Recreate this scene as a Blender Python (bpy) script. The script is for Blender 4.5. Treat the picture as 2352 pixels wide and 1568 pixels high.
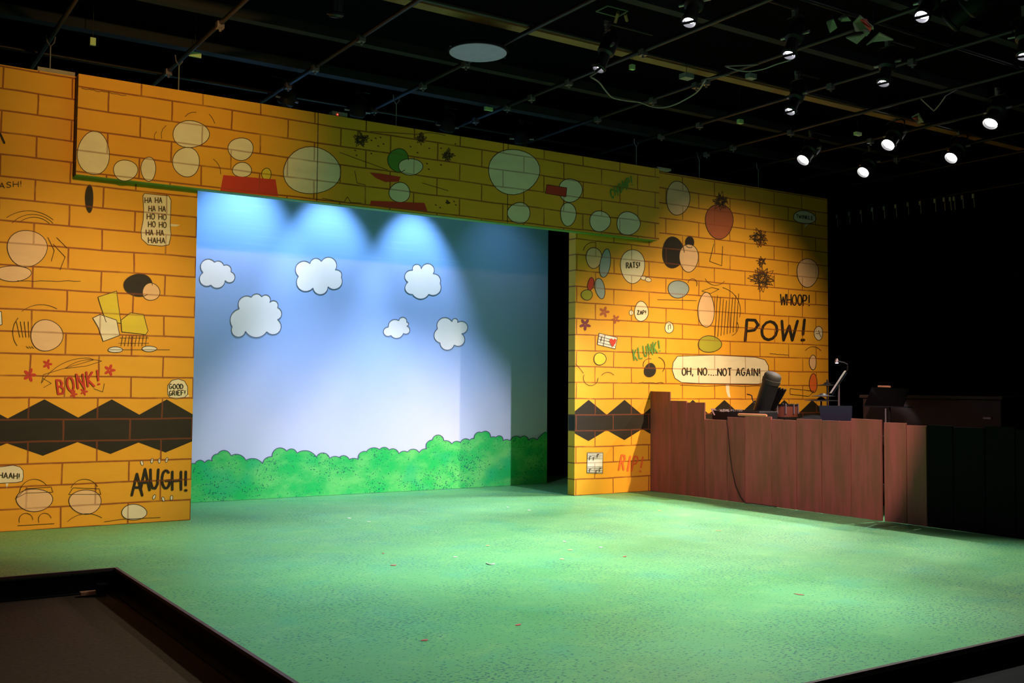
import bpy, math, random
from mathutils import Vector, Matrix, noise
from mathutils.geometry import tessellate_polygon
random.seed(7)
for o in list(bpy.data.objects): bpy.data.objects.remove(o)
S = bpy.context.scene; C = S.collection

# ------------------------------------------------------------------ camera
F_PX, PITCH, YAW, ROLL = 2370.46, 0.04589, 0.58465, 0.0078
CAM = Vector((-3.06702, -10.43933, 1.33571))
_cy, _sy, _cp, _sp = math.cos(YAW), math.sin(YAW), math.cos(PITCH), math.sin(PITCH)
_f = Vector((_sy*_cp, _cy*_cp, _sp)); _r = Vector((_cy, -_sy, 0)); _u = _r.cross(_f)
_cr, _sr = math.cos(ROLL), math.sin(ROLL)
RT = _r*_cr + _u*_sr; UP = -_r*_sr + _u*_cr; FW = _f
cam = bpy.data.cameras.new('camera'); co = bpy.data.objects.new('camera', cam); C.objects.link(co)
cam.sensor_width = 36; cam.lens = F_PX/2352*36; cam.clip_start = .05; cam.clip_end = 100
m = Matrix.Identity(4)
for i in range(3): m[i][0] = RT[i]; m[i][1] = UP[i]; m[i][2] = -FW[i]; m[i][3] = CAM[i]
co.matrix_world = m; S.camera = co

# ------------------------------------------------------------------ world / exposure
w = bpy.data.worlds.new('house_dark'); S.world = w; w.use_nodes = True
w.node_tree.nodes['Background'].inputs[0].default_value = (.35, .5, .45, 1)
w.node_tree.nodes['Background'].inputs[1].default_value = .0012
S.view_settings.view_transform = 'Standard'; S.view_settings.look = 'None'
S.view_settings.exposure = 0.35; S.view_settings.gamma = 1; S.view_settings.use_curve_mapping = False

WARM = (1, .78, .52); AMBER = (1, .70, .38); WHITE = (1, .85, .80); COOL = (.86, 1, .90); GREEN = (.72, 1, .60); BLUE = (.66, .74, 1); LAV = (.90, .80, 1)
# every theatre lamp of the rig: kind, lens position, aim point, watts, colour, cone degrees, blend
# 'far' = the open faced lamps at the right, 'bar' = lamps seen from the side, 'cyc' = lamps behind the header, 'front' = front of house bars
def Zp(px, py, z):
    d = RT*((px-1176)/F_PX) + UP*((784-py)/F_PX) + FW
    return CAM + d*((z-CAM.z)/d.z)
LAMPS = [
 ('far', Zp(1845,367,4.40), (3.4,-1.2,0), 850, WHITE, 46, .6),
 ('far', Zp(1983,395,4.40), (4.0,-1.5,0), 650, WHITE, 46, .6),
 ('far', Zp(2040,332,4.40), (3.4,-2.6,0), 750, WHITE, 46, .6),
 ('far', Zp(2185,362,4.40), (4.4,-2.2,0), 650, WHITE, 44, .6),
 ('far', Zp(2275,283,4.40), (4.4,-3.6,0), 620, WHITE, 44, .6),
 ('bar', Zp(1375,158,4.30), (1.0,-2.5,0), 360, COOL, 58, .8),
 ('bar', Zp(1583,50,4.30), (.5,-5.2,0), 360, COOL, 68, .8),
 ('bar', Zp(1813,125,4.30), (1.8,-4.7,0), 310, COOL, 60, .8),
 ('bar', Zp(1815,255,4.30), (2.8,-3.0,0), 200, WHITE, 54, .8),
 ('bar', Zp(2029,190,4.30), (3.6,-4.4,0), 230, WHITE, 60, .8),
 ('bar', Zp(2118,37,4.30), (.6,-6.0,0), 390, COOL, 66, .8),
 ('bar', Zp(2352,128,4.30), (4.2,-6.0,0), 420, WHITE, 56, .8),
 ('bar', Zp(770,36,4.30), (.4,-1.8,0), 90, COOL, 60, .8),
 ('cyc', Vector((1.14,.72,4.40)), (.85,1.54,2.5), 230, BLUE, 72, .9),
 ('cyc', Vector((2.05,.72,4.40)), (2.1,1.54,2.6), 230, BLUE, 56, .8),
 ('cyc', Vector((3.27,.72,4.40)), (3.3,1.54,2.5), 250, BLUE, 54, .8),
 ('cyc', Vector((4.44,.72,4.40)), (4.9,1.54,1.0), 26, BLUE, 84, 1),  # added blue fill to tint the shadowed right end of the backdrop
 ('front', Vector((2.8,-5.6,4.4)), (2.3,1.5,.1), 1080, LAV, 34, .6),
 ('front', Vector((4.6,-5.4,4.4)), (3.3,1.5,.1), 980, LAV, 32, .6),
 ('front', Vector((3.0,-6.4,4.4)), (-1.65,0,1.05), 1850, AMBER, 32, 1),
 ('front', Vector((-1.0,-5.0,4.4)), (-.5,0,3.75), 330, (1,.56,.16), 46, 1),
 ('front', Vector((7.4,-5.2,4.4)), (5.75,0,.9), 1250, AMBER, 42, 1),
 ('front', Vector((7.4,-4.6,4.4)), (7.5,0,1.6), 740, AMBER, 58, 1),
 ('front', Vector((2.4,-6.9,4.4)), (2.6,0,3.9), 12, (1,.72,.35), 60, 1),
 ('front', Vector((1.6,-7.2,4.4)), (6.05,-2.05,.5), 1150, (1,.58,.56), 26, .3),
 ('front', Vector((-2.0,-8.2,4.4)), (-2.2,-4.6,-.25), 22, WARM, 60, 1),  # added weak lamp standing in for spill light on the pit carpet
]

# ------------------------------------------------------------------ pixel ray helpers: a point of the photograph on a real plane
def ray(px, py): return RT*((px-1176)/F_PX) + UP*((784-py)/F_PX) + FW
def onY(px, py, y):
    d = ray(px, py); return CAM + d*((y-CAM.y)/d.y)
def onX(px, py, x):
    d = ray(px, py); return CAM + d*((x-CAM.x)/d.x)
def onZ(px, py, z): return Zp(px, py, z)

# ------------------------------------------------------------------ nodes
class NT:
    def __init__(s, t): s.t = t
    def n(s, k, **kw):
        x = s.t.nodes.new(k)
        for a, b in kw.items(): setattr(x, a, b)
        return x
    def put(s, sock, v):
        if hasattr(v, 'is_output') or isinstance(v, bpy.types.NodeSocket): s.t.links.new(v, sock)
        else: sock.default_value = v
    def m(s, op, a, b=0., c=None):
        x = s.n('ShaderNodeMath', operation=op); s.put(x.inputs[0], a); s.put(x.inputs[1], b)
        if c is not None: s.put(x.inputs[2], c)
        return x.outputs[0]
    def mix(s, f, a, b):
        x = s.n('ShaderNodeMix', data_type='RGBA'); s.put(x.inputs[0], f)
        s.put(x.inputs[6], a); s.put(x.inputs[7], b); return x.outputs[2]
    def noise(s, vec, scale, detail=3, rough=.5):
        x = s.n('ShaderNodeTexNoise'); s.put(x.inputs['Scale'], scale); x.inputs['Detail'].default_value = detail
        x.inputs['Roughness'].default_value = rough
        if vec is not None: s.t.links.new(vec, x.inputs['Vector'])
        return x.outputs['Fac']
    def ramp(s, v, a, b, lo=0., hi=1.):
        x = s.n('ShaderNodeMapRange', interpolation_type='SMOOTHSTEP'); s.put(x.inputs[0], v)
        x.inputs[1].default_value = a; x.inputs[2].default_value = b; x.inputs[3].default_value = lo; x.inputs[4].default_value = hi
        return x.outputs[0]
    def scl(s, vec, sc):
        x = s.n('ShaderNodeMapping'); s.t.links.new(vec, x.inputs[0]); x.inputs['Scale'].default_value = sc; return x.outputs[0]
def c4(c): return (c[0], c[1], c[2], 1)
def newmat(name, rough=.7, metal=0., spec=.3):
    mt = bpy.data.materials.new(name); mt.use_nodes = True
    b = mt.node_tree.nodes['Principled BSDF']; b.inputs['Roughness'].default_value = rough
    b.inputs['Metallic'].default_value = metal; b.inputs['Specular IOR Level'].default_value = spec
    return mt, NT(mt.node_tree), b
def simple(name, col, rough=.7, metal=0., var=.12, scale=6., spec=.3):
    mt, N, b = newmat(name, rough, metal, spec)
    g = N.n('ShaderNodeTexCoord').outputs['Object']
    f = N.noise(g, scale, 4)
    d = tuple(max(0, x*(1-var*2)) for x in col); l = tuple(min(1, x*(1+var)) for x in col)
    N.put(b.inputs['Base Color'], N.mix(f, c4(d), c4(l))); return mt
def glow(name, col, e):
    mt, N, b = newmat(name); b.inputs['Base Color'].default_value = (.02, .02, .02, 1)
    b.inputs['Emission Color'].default_value = c4(col); b.inputs['Emission Strength'].default_value = e; return mt

BH, BL = .2032, .603
# node group: painted mortar lines (mask), brick number noise
def brick_group(name, z0):
    g = bpy.data.node_groups.new(name, 'ShaderNodeTree')
    g.interface.new_socket('Mask', in_out='OUTPUT', socket_type='NodeSocketFloat')
    g.interface.new_socket('Brick', in_out='OUTPUT', socket_type='NodeSocketFloat')
    g.interface.new_socket('Pos', in_out='OUTPUT', socket_type='NodeSocketVector')
    N = NT(g); out = N.n('NodeGroupOutput')
    geo = N.n('ShaderNodeNewGeometry').outputs['Position']
    sx = N.n('ShaderNodeSeparateXYZ'); g.links.new(geo, sx.inputs[0])
    n1 = N.noise(geo, 1.6, 2); n2 = N.noise(geo, 2.3, 3)
    z = N.m('ADD', sx.outputs[2], N.m('MULTIPLY_ADD', n1, .022, -.011 - z0))
    x = N.m('ADD', sx.outputs[0], N.m('MULTIPLY_ADD', n2, .024, -.010))
    zr = N.m('DIVIDE', z, BH); row = N.m('FLOOR', zr); fz = N.m('FRACT', zr)
    par = N.m('FLOORED_MODULO', row, 2.)
    u = N.m('ADD', N.m('DIVIDE', x, BL), N.m('MULTIPLY', par, .5)); fu = N.m('FRACT', u)
    dz = N.m('MULTIPLY', N.m('MINIMUM', fz, N.m('SUBTRACT', 1., fz)), BH)
    dx = N.m('MULTIPLY', N.m('MINIMUM', fu, N.m('SUBTRACT', 1., fu)), BL)
    d = N.m('MINIMUM', dx, dz)
    wv = N.noise(geo, 9., 4, .7)
    d2 = N.m('ADD', d, N.m('MULTIPLY_ADD', wv, .006, -.003))
    mk = N.ramp(d2, .0046, .0108, 1., 0.)
    fade = N.ramp(N.noise(geo, 3.1, 3), .25, .5, .55, 1.)
    g.links.new(N.m('MULTIPLY', mk, fade), out.inputs[0])
    cb = N.n('ShaderNodeCombineXYZ'); g.links.new(N.m('FLOOR', u), cb.inputs[0]); g.links.new(row, cb.inputs[1])
    wn = N.n('ShaderNodeTexWhiteNoise', noise_dimensions='2D'); g.links.new(cb.outputs[0], wn.inputs['Vector'])
    g.links.new(wn.outputs['Value'], out.inputs[1]); g.links.new(geo, out.inputs[2]); return g
GW = brick_group('brick_lines', 0.); GH = brick_group('brick_lines_header', .1)
MORTAR = (.28, .065, .016)
def paint(name, col, grp, amt=.65, var=.14, rough=.62, speck=False):
    mt, N, b = newmat(name, rough)
    g = N.n('ShaderNodeGroup'); g.node_tree = grp
    f = N.noise(N.scl(g.outputs[2], (1.2, 1, 3.)), 2.4, 5, .62)
    d = tuple(x*(1-var*1.6) for x in col); l = tuple(min(1, x*(1+var)) for x in col)
    c = N.mix(f, c4(d), c4(l))
    if speck:
        br = N.mix(N.m('MULTIPLY', g.outputs[1], .35), c, c4((col[0]*1.05, col[1]*.82, col[2]*.7)))
        st = N.ramp(N.noise(N.scl(g.outputs[2], (6, 1, 30)), 3, 4, .7), .62, .8, 0., .35)
        c = N.mix(st, br, c4((col[0]*.75, col[1]*.7, col[2]*1.2)))
        pk = N.ramp(N.noise(g.outputs[2], 1.1, 2), .56, .72, 0., .35)
        c = N.mix(pk, c, c4((.70, .33, .05)))
    c = N.mix(N.m('MULTIPLY', g.outputs[0], amt), c, c4(MORTAR))
    N.put(b.inputs['Base Color'], c); return mt
YEL = (.86, .43, .03)
M = {}
M['wall'] = paint('yellow_brick_paint', YEL, GW, .92, .08, speck=True)
M['head'] = paint('yellow_brick_paint_header', YEL, GH, .92, .08, speck=True)
def dual(k, name, col, amt=.55, var=.12):
    M[k] = paint(name, col, GW, amt, var); M[k+'H'] = paint(name+'_header', col, GH, amt, var)
dual('cream', 'cream_paint', (.92, .80, .60)); dual('tan', 'peach_paint', (.92, .58, .33), .5)
dual('black', 'black_paint', (.022, .017, .012), .5, .3); dual('line', 'thin_black_line_paint', (.05, .03, .015), .3)
dual('red', 'red_paint', (.62, .05, .03), .3); dual('green', 'green_paint', (.12, .30, .05), .3)
dual('blue', 'grey_blue_paint', (.34, .42, .46), .5); dual('white', 'white_paint', (.85, .82, .76), .4)
dual('brownred', 'red_brown_paint', (.45, .12, .05), .5); dual('lemon', 'lemon_paint', (.80, .62, .05), .5)
dual('orange', 'orange_red_paint', (.85, .17, .03), .3); dual('purple', 'plum_paint', (.22, .04, .06), .2); dual('olive', 'olive_green_paint', (.42, .40, .04), .5)
M['mud'] = simple('black_metal', (.012, .012, .013), .45, .3)
M['blk'] = simple('matt_black', (.004, .004, .004), .9, 0, spec=.1)
M['drape'] = simple('black_drape', (.0022, .002, .0025), 1, 0, spec=.05)
M['pipe'] = simple('dark_pipe', (.009, .008, .010), .45, .2)
M['steel'] = simple('bright_steel', (.25, .22, .26), .3, .6)
M['beam'] = simple('grey_beam', (.010, .010, .013), .8, 0, .2, 2)
M['beamw'] = simple('raw_timber_beam', (.26, .13, .05), .8, 0, .2, 2)
M['lens'] = glow('lit_lens', (1, .97, .95), 14)
M['lens2'] = glow('lit_lens_cool', (.93, .90, 1), 14)
M['lensoff'] = simple('lamp_glass', (.3, .33, .36), .2)
M['disc'] = simple('pale_blue_scoop', (.38, .30, .58), .6, 0, .1, 9)
M['plank_edge'] = simple('pale_edge', (.4, .36, .3), .8)
M['flag'] = simple('pale_green_tape', (.45, .62, .30), .6)
M['riser'] = simple('black_riser_paint', (.010, .010, .011), .8)
M['trim'] = simple('dark_plum_edge', (.16, .09, .10), .6, 0, .3, 12)
M['pit'] = simple('brown_pit_carpet', (.075, .036, .015), .95, 0, .35, 40)
M['strip'] = simple('dark_pit_strip', (.010, .008, .009), .9)
M['paper'] = simple('white_paper', (.80, .78, .85), .6)
M['wood'] = simple('peach_wood', (.62, .27, .15), .45)
M['shell'] = simple('dark_red_shell', (.10, .03, .02), .3)
M['cab'] = simple('dark_brown_cabinet', (.035, .02, .012), .6)
M['navy'] = simple('blue_grey_metal', (.02, .028, .055), .5)
M['cord'] = simple('white_cord', (.26, .22, .22), .6); M['cordk'] = simple('black_cord', (.01, .01, .01), .6)
M['redled'] = glow('red_led', (1, .03, .02), 6); M['tinylamp'] = glow('small_reading_lamp', (.8, .75, 1), 6)
M['grey'] = simple('grey_plastic', (.20, .22, .22), .5); M['cap'] = simple('grey_cap', (.02, .021, .02), .7)
M['redcloth'] = simple('red_stripe_cloth', (.5, .08, .04), .8); M['netting'] = simple('pale_green_cloth', (.20, .20, .15), .9)
M['tapey'] = simple('yellow_tape', (.95, .80, .35), .6); M['tapew'] = simple('white_tape', (.9, .9, .85), .6); M['taper'] = simple('red_tape', (.62, .16, .13), .6)

def floor_mat():
    mt, N, b = newmat('green_speckled_floor_paint', .5, 0, .35)
    g = N.n('ShaderNodeNewGeometry').outputs['Position']
    big = N.noise(g, .9, 4, .6); mid = N.noise(N.scl(g, (3, 3, 1)), 1.6, 5, .65)
    c = N.mix(big, c4((.10, .42, .15)), c4((.19, .54, .22)))
    c = N.mix(N.ramp(mid, .48, .75, 0, .6), c, c4((.25, .58, .20)))
    c = N.mix(N.ramp(N.noise(g, 2.2, 3), .5, .8, 0, .5), c, c4((.08, .47, .30)))
    dens = N.noise(N.scl(g, (1, 1, 1)), 1.3, 4, .6)
    sp = N.noise(N.scl(g, (42, 60, 10)), 1., 2, .55)
    th = N.m('MULTIPLY_ADD', dens, -.30, .735)
    k = N.m('MULTIPLY', N.ramp(N.m('SUBTRACT', sp, th), 0., .03), .85)
    c = N.mix(k, c, c4((.03, .17, .15)))
    sc = N.ramp(N.noise(N.scl(g, (14, 1.2, 1)), 2.1, 4, .7), .70, .76, 0., .25)
    c = N.mix(sc, c, c4((.35, .55, .38)))
    N.put(b.inputs['Base Color'], c)
    N.put(b.inputs['Roughness'], N.ramp(big, .3, .7, .45, .62)); return mt
M['floor'] = floor_mat()
def sky_mat():
    mt, N, b = newmat('sky_paint', .75, 0, .15)
    g = N.n('ShaderNodeNewGeometry').outputs['Position']; s = N.n('ShaderNodeSeparateXYZ'); N.t.links.new(g, s.inputs[0])
    z = N.m('ADD', s.outputs[2], N.m('MULTIPLY_ADD', N.noise(g, 1.3, 4), .5, -.25))
    c = N.mix(N.ramp(z, .5, 2.1), c4((.68, .72, .90)), c4((.30, .48, .88)))
    seam = N.ramp(N.m('ADD', s.outputs[2], N.m('MULTIPLY_ADD', N.noise(N.scl(g, (1, 1, 9)), 2, 4), .1, -.05)), 2.90, 2.99)
    c = N.mix(seam, c, c4((.18, .42, .82)))
    st = N.ramp(N.noise(N.scl(g, (.6, 1, 16)), 2, 4, .6), .5, .8, 0., .25)
    c = N.mix(N.m('MULTIPLY', st, seam), c, c4((.35, .6, .85)))
    N.put(b.inputs['Base Color'], c); return mt
M['sky'] = sky_mat()
def hedge_mat():
    mt, N, b = newmat('hedge_paint', .7, 0, .2)
    g = N.n('ShaderNodeNewGeometry').outputs['Position']
    c = N.mix(N.ramp(N.noise(N.scl(g, (2, 1, 3)), 1.3, 4, .6), .35, .7), c4((.02, .58, .12)), c4((.18, .72, .18)))
    c = N.mix(N.ramp(N.noise(g, 1.9, 2), .55, .7, 0, .6), c, c4((.02, .55, .20)))
    dn = N.noise(N.scl(g, (1, 1, 1.6)), 1.7, 3); sp = N.noise(N.scl(g, (55, 1, 60)), 1., 1)
    k = N.ramp(N.m('SUBTRACT', sp, N.m('MULTIPLY_ADD', dn, -.42, .86)), 0., .03, 0., .8)
    c = N.mix(k, c, c4((.01, .13, .10))); N.put(b.inputs['Base Color'], c); return mt
M['hedge'] = hedge_mat()
M['cloud'] = simple('cloud_paint', (.82, .86, .90), .75, 0, .04, 3); M['cline'] = simple('grey_outline_paint', (.10, .14, .22), .8)
def plank_mat(i):
    mt, N, b = newmat('plank_paint', .65, 0, .2)
    g = N.n('ShaderNodeTexCoord').outputs['Object']
    random.seed(i*13+5); k = random.uniform(.85, 1.12)
    a = (.30*k, .085*k, .075*k); d = (.20*k, .080*k, .050*k)
    c = N.mix(N.ramp(N.noise(N.scl(g, (9, 9, 1.2)), 1.1, 5, .62), .35, .65), c4(a), c4(d))
    c = N.mix(N.ramp(N.noise(N.scl(g, (40, 40, 1.)), 1., 4, .7), .58, .75, 0, .5), c, c4((.26*k, .12*k, .10*k)))
    N.put(b.inputs['Base Color'], c); return mt

# ------------------------------------------------------------------ mesh builder
class MB:
    def __init__(s): s.v = []; s.f = []; s.sm = []
    def add(s, vs, fs, smooth=False):
        k = len(s.v); s.v += [Vector(v) for v in vs]; s.f += [tuple(i+k for i in f) for f in fs]; s.sm += [smooth]*len(fs); return s
    def box(s, lo, hi, mat=None):
        x0, y0, z0 = lo; x1, y1, z1 = hi
        vs = [Vector(p) for p in ((x0,y0,z0),(x1,y0,z0),(x1,y1,z0),(x0,y1,z0),(x0,y0,z1),(x1,y0,z1),(x1,y1,z1),(x0,y1,z1))]
        if mat is not None: vs = [mat @ v for v in vs]
        return s.add(vs, [(0,3,2,1),(4,5,6,7),(0,1,5,4),(1,2,6,5),(2,3,7,6),(3,0,4,7)])
    def lathe(s, prof, a, b, n=24):   # prof: list of (t along a-b in metres, radius)
        a = Vector(a); ax = (Vector(b)-a).normalized(); q = ax.to_track_quat('Z', 'Y'); vs = []; fs = []
        for t, r in prof:
            for i in range(n):
                an = 2*math.pi*i/n; vs.append(a + q @ Vector((r*math.cos(an), r*math.sin(an), t)))
        for j in range(len(prof)-1):
            for i in range(n):
                k = (i+1) % n; fs.append((j*n+i, j*n+k, (j+1)*n+k, (j+1)*n+i))
        fs.append(tuple(range(n-1, -1, -1))); fs.append(tuple((len(prof)-1)*n+i for i in range(n)))
        return s.add(vs, fs, True)
    def rod(s, a, b, r, n=10):
        L = (Vector(b)-Vector(a)).length; return s.lathe([(0, r), (L, r)], a, b, n)
    def tube(s, pts, r, n=8):
        pts = [Vector(p) for p in pts]; vs = []; fs = []
        for j, p in enumerate(pts):
            t = (pts[min(j+1, len(pts)-1)] - pts[max(j-1, 0)]).normalized(); q = t.to_track_quat('Z', 'Y')
            for i in range(n): an = 2*math.pi*i/n; vs.append(p + q @ Vector((r*math.cos(an), r*math.sin(an), 0)))
        for j in range(len(pts)-1):
            for i in range(n): k = (i+1) % n; fs.append((j*n+i, j*n+k, (j+1)*n+k, (j+1)*n+i))
        fs.append(tuple(range(n-1, -1, -1))); fs.append(tuple((len(pts)-1)*n+i for i in range(n)))
        return s.add(vs, fs, True)
    def build(s, name, mat, parent=None, bevel=0):
        base = Vector((0, 0, 0))
        if parent is None:
            xs = [v.x for v in s.v]; ys = [v.y for v in s.v]; zs = [v.z for v in s.v]
            base = Vector(((min(xs)+max(xs))/2, (min(ys)+max(ys))/2, min(zs)))
        else: base = wpos(parent)
        me = bpy.data.meshes.new(name); me.from_pydata([v-base for v in s.v], [], s.f); me.validate(); me.materials.append(mat)
        for p, q in zip(me.polygons, s.sm): p.use_smooth = q
        o = bpy.data.objects.new(name, me); C.objects.link(o)
        if parent is None: o.location = base
        else: o.parent = parent
        if True in s.sm: 
            try: me.set_sharp_from_angle(angle=math.radians(40))
            except Exception: pass
        if bevel:
            b = o.modifiers.new('bevel', 'BEVEL'); b.width = bevel; b.segments = 2; b.limit_method = 'ANGLE'
        return o
def wpos(o):
    p = Vector(o.location)
    while o.parent: o = o.parent; p += Vector(o.location)
    return p
def tag(o, label, cat, group=None, kind=None):
    if label: o['label'] = label
    if cat: o['category'] = cat
    if group: o['group'] = group
    if kind: o['kind'] = kind
    return o
def thing(name, label, cat, loc, group=None):
    o = bpy.data.objects.new(name, None); C.objects.link(o); o.location = loc; o.empty_display_size = .1
    return tag(o, label, cat, group)
def struct(name, mb, mat, label=None):
    o = mb.build(name, mat); o['kind'] = 'structure'
    if label: o['label'] = label
    return o

# ------------------------------------------------------------------ room and stage
XT, YT, YF, ZP = -1.25, -2.45, -7.19, -.17     # stage corner, front edge, pit floor level
fl = MB()
zt = 0.; zb = -.02
def prism(poly, z0, z1):
    n = len(poly); mb = MB(); vs = [(x, y, z0) for x, y in poly] + [(x, y, z1) for x, y in poly]
    tris = tessellate_polygon([[Vector((x, y, 0)) for x, y in poly]])
    def up(t):
        a, b, c = [Vector(poly[i]).to_3d() for i in t]; return t if (b-a).cross(c-a).z > 0 else (t[0], t[2], t[1])
    fs = [tuple(i+n for i in up(t)) for t in tris] + [tuple(reversed(up(t))) for t in tris]
    fs += [(i, (i+1) % n, (i+1) % n+n, i+n) for i in range(n)]
    return mb.add(vs, fs)
deck = [(-7, 2.9), (-7, YT), (XT, YT), (XT, YF), (11, YF), (11, 2.9)]
struct('floor', prism(deck, -.03, 0), M['floor'], 'green speckled painted stage floor')
riser = [(-7, 2.9), (-7, YT+.03), (XT+.03, YT+.03), (XT+.03, YF+.03), (11, YF+.03), (11, 2.9)]
struct('trim_1', prism(riser, ZP, -.031), M['riser'], 'black front of the low stage')
t = .022
struct('trim_2', MB().box((-7, YT-t, -.016), (XT-t, YT, .004)).box((XT-t, YF-t, -.016), (XT, YT, .004)), M['trim'], 'dark plum edge strip round the pit')
struct('trim_3', MB().box((XT, YF-t, -.016), (11, YF, .004)), M['trim'], 'dark plum edge strip on the stage front')
struct('floor_pit', MB().box((-7, -13, ZP-.05), (11, YT+.02, ZP)), M['pit'], 'brown carpet of the seating pit')
struct('trim_4', MB().box((XT-.05, YF, ZP), (XT+.02, YT+.02, ZP+.012)).box((-7, YT-.02, ZP), (XT-.05, YT+.02, ZP+.012)).box((XT-.05, YF-.35, ZP), (11, YF+.02, ZP+.04)), M['strip'], 'dark strip along the foot of the stage')
struct('wall_back', MB().box((-7, 2.9, -.3), (11, 3.05, 6)), M['drape'])
struct('wall_left', MB().box((-7.15, -13, -.3), (-7, 3, 6)), M['drape'])
struct('wall_right', MB().box((11.2, -13, -.3), (11.35, 3, 6)), M['drape'])
struct('wall_front', MB().box((-7, -13.2, -.3), (11, -13, 6)), M['drape'])
struct('ceiling', MB().box((-7, -13, 5.6), (11.2, 3, 5.7)), M['drape'])
# joists under the ceiling
n = 5
for y, wd, mt in ((.02, .13, M['beam']), (-1.13, .10, M['beam']), (-3.55, .10, M['beam']), (-4.8, .10, M['beam']), (-6.0, .1, M['beam'])):
    struct('trim_%d' % n, MB().box((-7, y-wd/2, 4.75), (11.2, y+wd/2, 4.85)), mt, 'dark ceiling joist'); n += 1
struct('trim_%d' % n, MB().box((-7, -2.46, 4.75), (11.2, -2.33, 4.79)), M['beamw'], 'lighter timber ceiling joist'); n += 1

# ------------------------------------------------------------------ painted marks: everything drawn in photo pixels, laid on its real plane
class Ink:
    def __init__(s, proj): s.p = proj; s.mb = MB(); s.n = 0
    def poly(s, pts):
        tr = tessellate_polygon([[Vector((x, y, 0)) for x, y in pts]])
        k = s.p(0, 0, True); s.n += 1; P3 = [s.p(x, y)+k*(1.2e-5*s.n) for x, y in pts]
        fs = []
        for a in tr:
            nn = (P3[a[1]]-P3[a[0]]).cross(P3[a[2]]-P3[a[0]]); fs.append(a if nn.dot(k) > 0 else (a[0], a[2], a[1]))
        s.mb.add(P3, fs); return s
    def line(s, pts, w, close=False):
        if close: pts = list(pts)+[pts[0]]
        w2 = w/2
        for i in range(len(pts)-1):
            (x0, y0), (x1, y1) = pts[i], pts[i+1]; dx, dy = x1-x0, y1-y0; L = math.hypot(dx, dy)
            if L < 1e-6: continue
            nx, ny = -dy/L*w2, dx/L*w2
            s.poly([(x0+nx, y0+ny), (x1+nx, y1+ny), (x1-nx, y1-ny), (x0-nx, y0-ny)])
        if w > 2.2:
            for x, y in pts: s.poly([(x+w2*math.cos(a*math.pi/4), y+w2*math.sin(a*math.pi/4)) for a in range(8)])
        return s
def planeY(y):
    def f(px, py, normal=False): return Vector((0, -1, 0)) if normal else onY(px, py, y)
    return f
def planeX(x):
    def f(px, py, normal=False): return Vector((-1, 0, 0)) if normal else onX(px, py, x)
    return f
def oval(cx, cy, rx, ry, n=28, wob=.03, rot=0):
    random.seed(int(cx*7+cy)); ph = random.random()*6
    o = []
    for i in range(n):
        a = 2*math.pi*i/n; r = 1+wob*math.sin(3*a+ph)
        x, y = rx*r*math.cos(a), ry*r*math.sin(a); o.append((cx+x*math.cos(rot)-y*math.sin(rot), cy+x*math.sin(rot)+y*math.cos(rot)))
    return o
def arc3(A, Mi, B, n=9):
    (ax, ay), (bx, by), (cx, cy) = A, Mi, B
    d = 2*(ax*(by-cy)+bx*(cy-ay)+cx*(ay-by))
    if abs(d) < 1e-6: return [A, Mi]
    ux = ((ax*ax+ay*ay)*(by-cy)+(bx*bx+by*by)*(cy-ay)+(cx*cx+cy*cy)*(ay-by))/d
    uy = ((ax*ax+ay*ay)*(cx-bx)+(bx*bx+by*by)*(ax-cx)+(cx*cx+cy*cy)*(bx-ax))/d
    r = math.hypot(ax-ux, ay-uy); a0 = math.atan2(ay-uy, ax-ux); a1 = math.atan2(by-uy, bx-ux); a2 = math.atan2(cy-uy, cx-ux)
    def nz(a): return a % (2*math.pi)
    if nz(a1-a0) < nz(a2-a0): tot = nz(a2-a0)
    else: tot = -nz(a0-a2)
    return [(ux+r*math.cos(a0+tot*i/n), uy+r*math.sin(a0+tot*i/n)) for i in range(n)]
def scallop(seq, sc, ox, oy, close=True):   # cusp, apex, cusp, apex ...
    P = [(ox+x/sc, oy+y/sc) for x, y in seq]; o = []
    k = len(P) if close else len(P)-2
    for i in range(0, k, 2): o += arc3(P[i], P[i+1], P[(i+2) % len(P)])
    if not close: o.append(P[-1])
    return o

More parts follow.
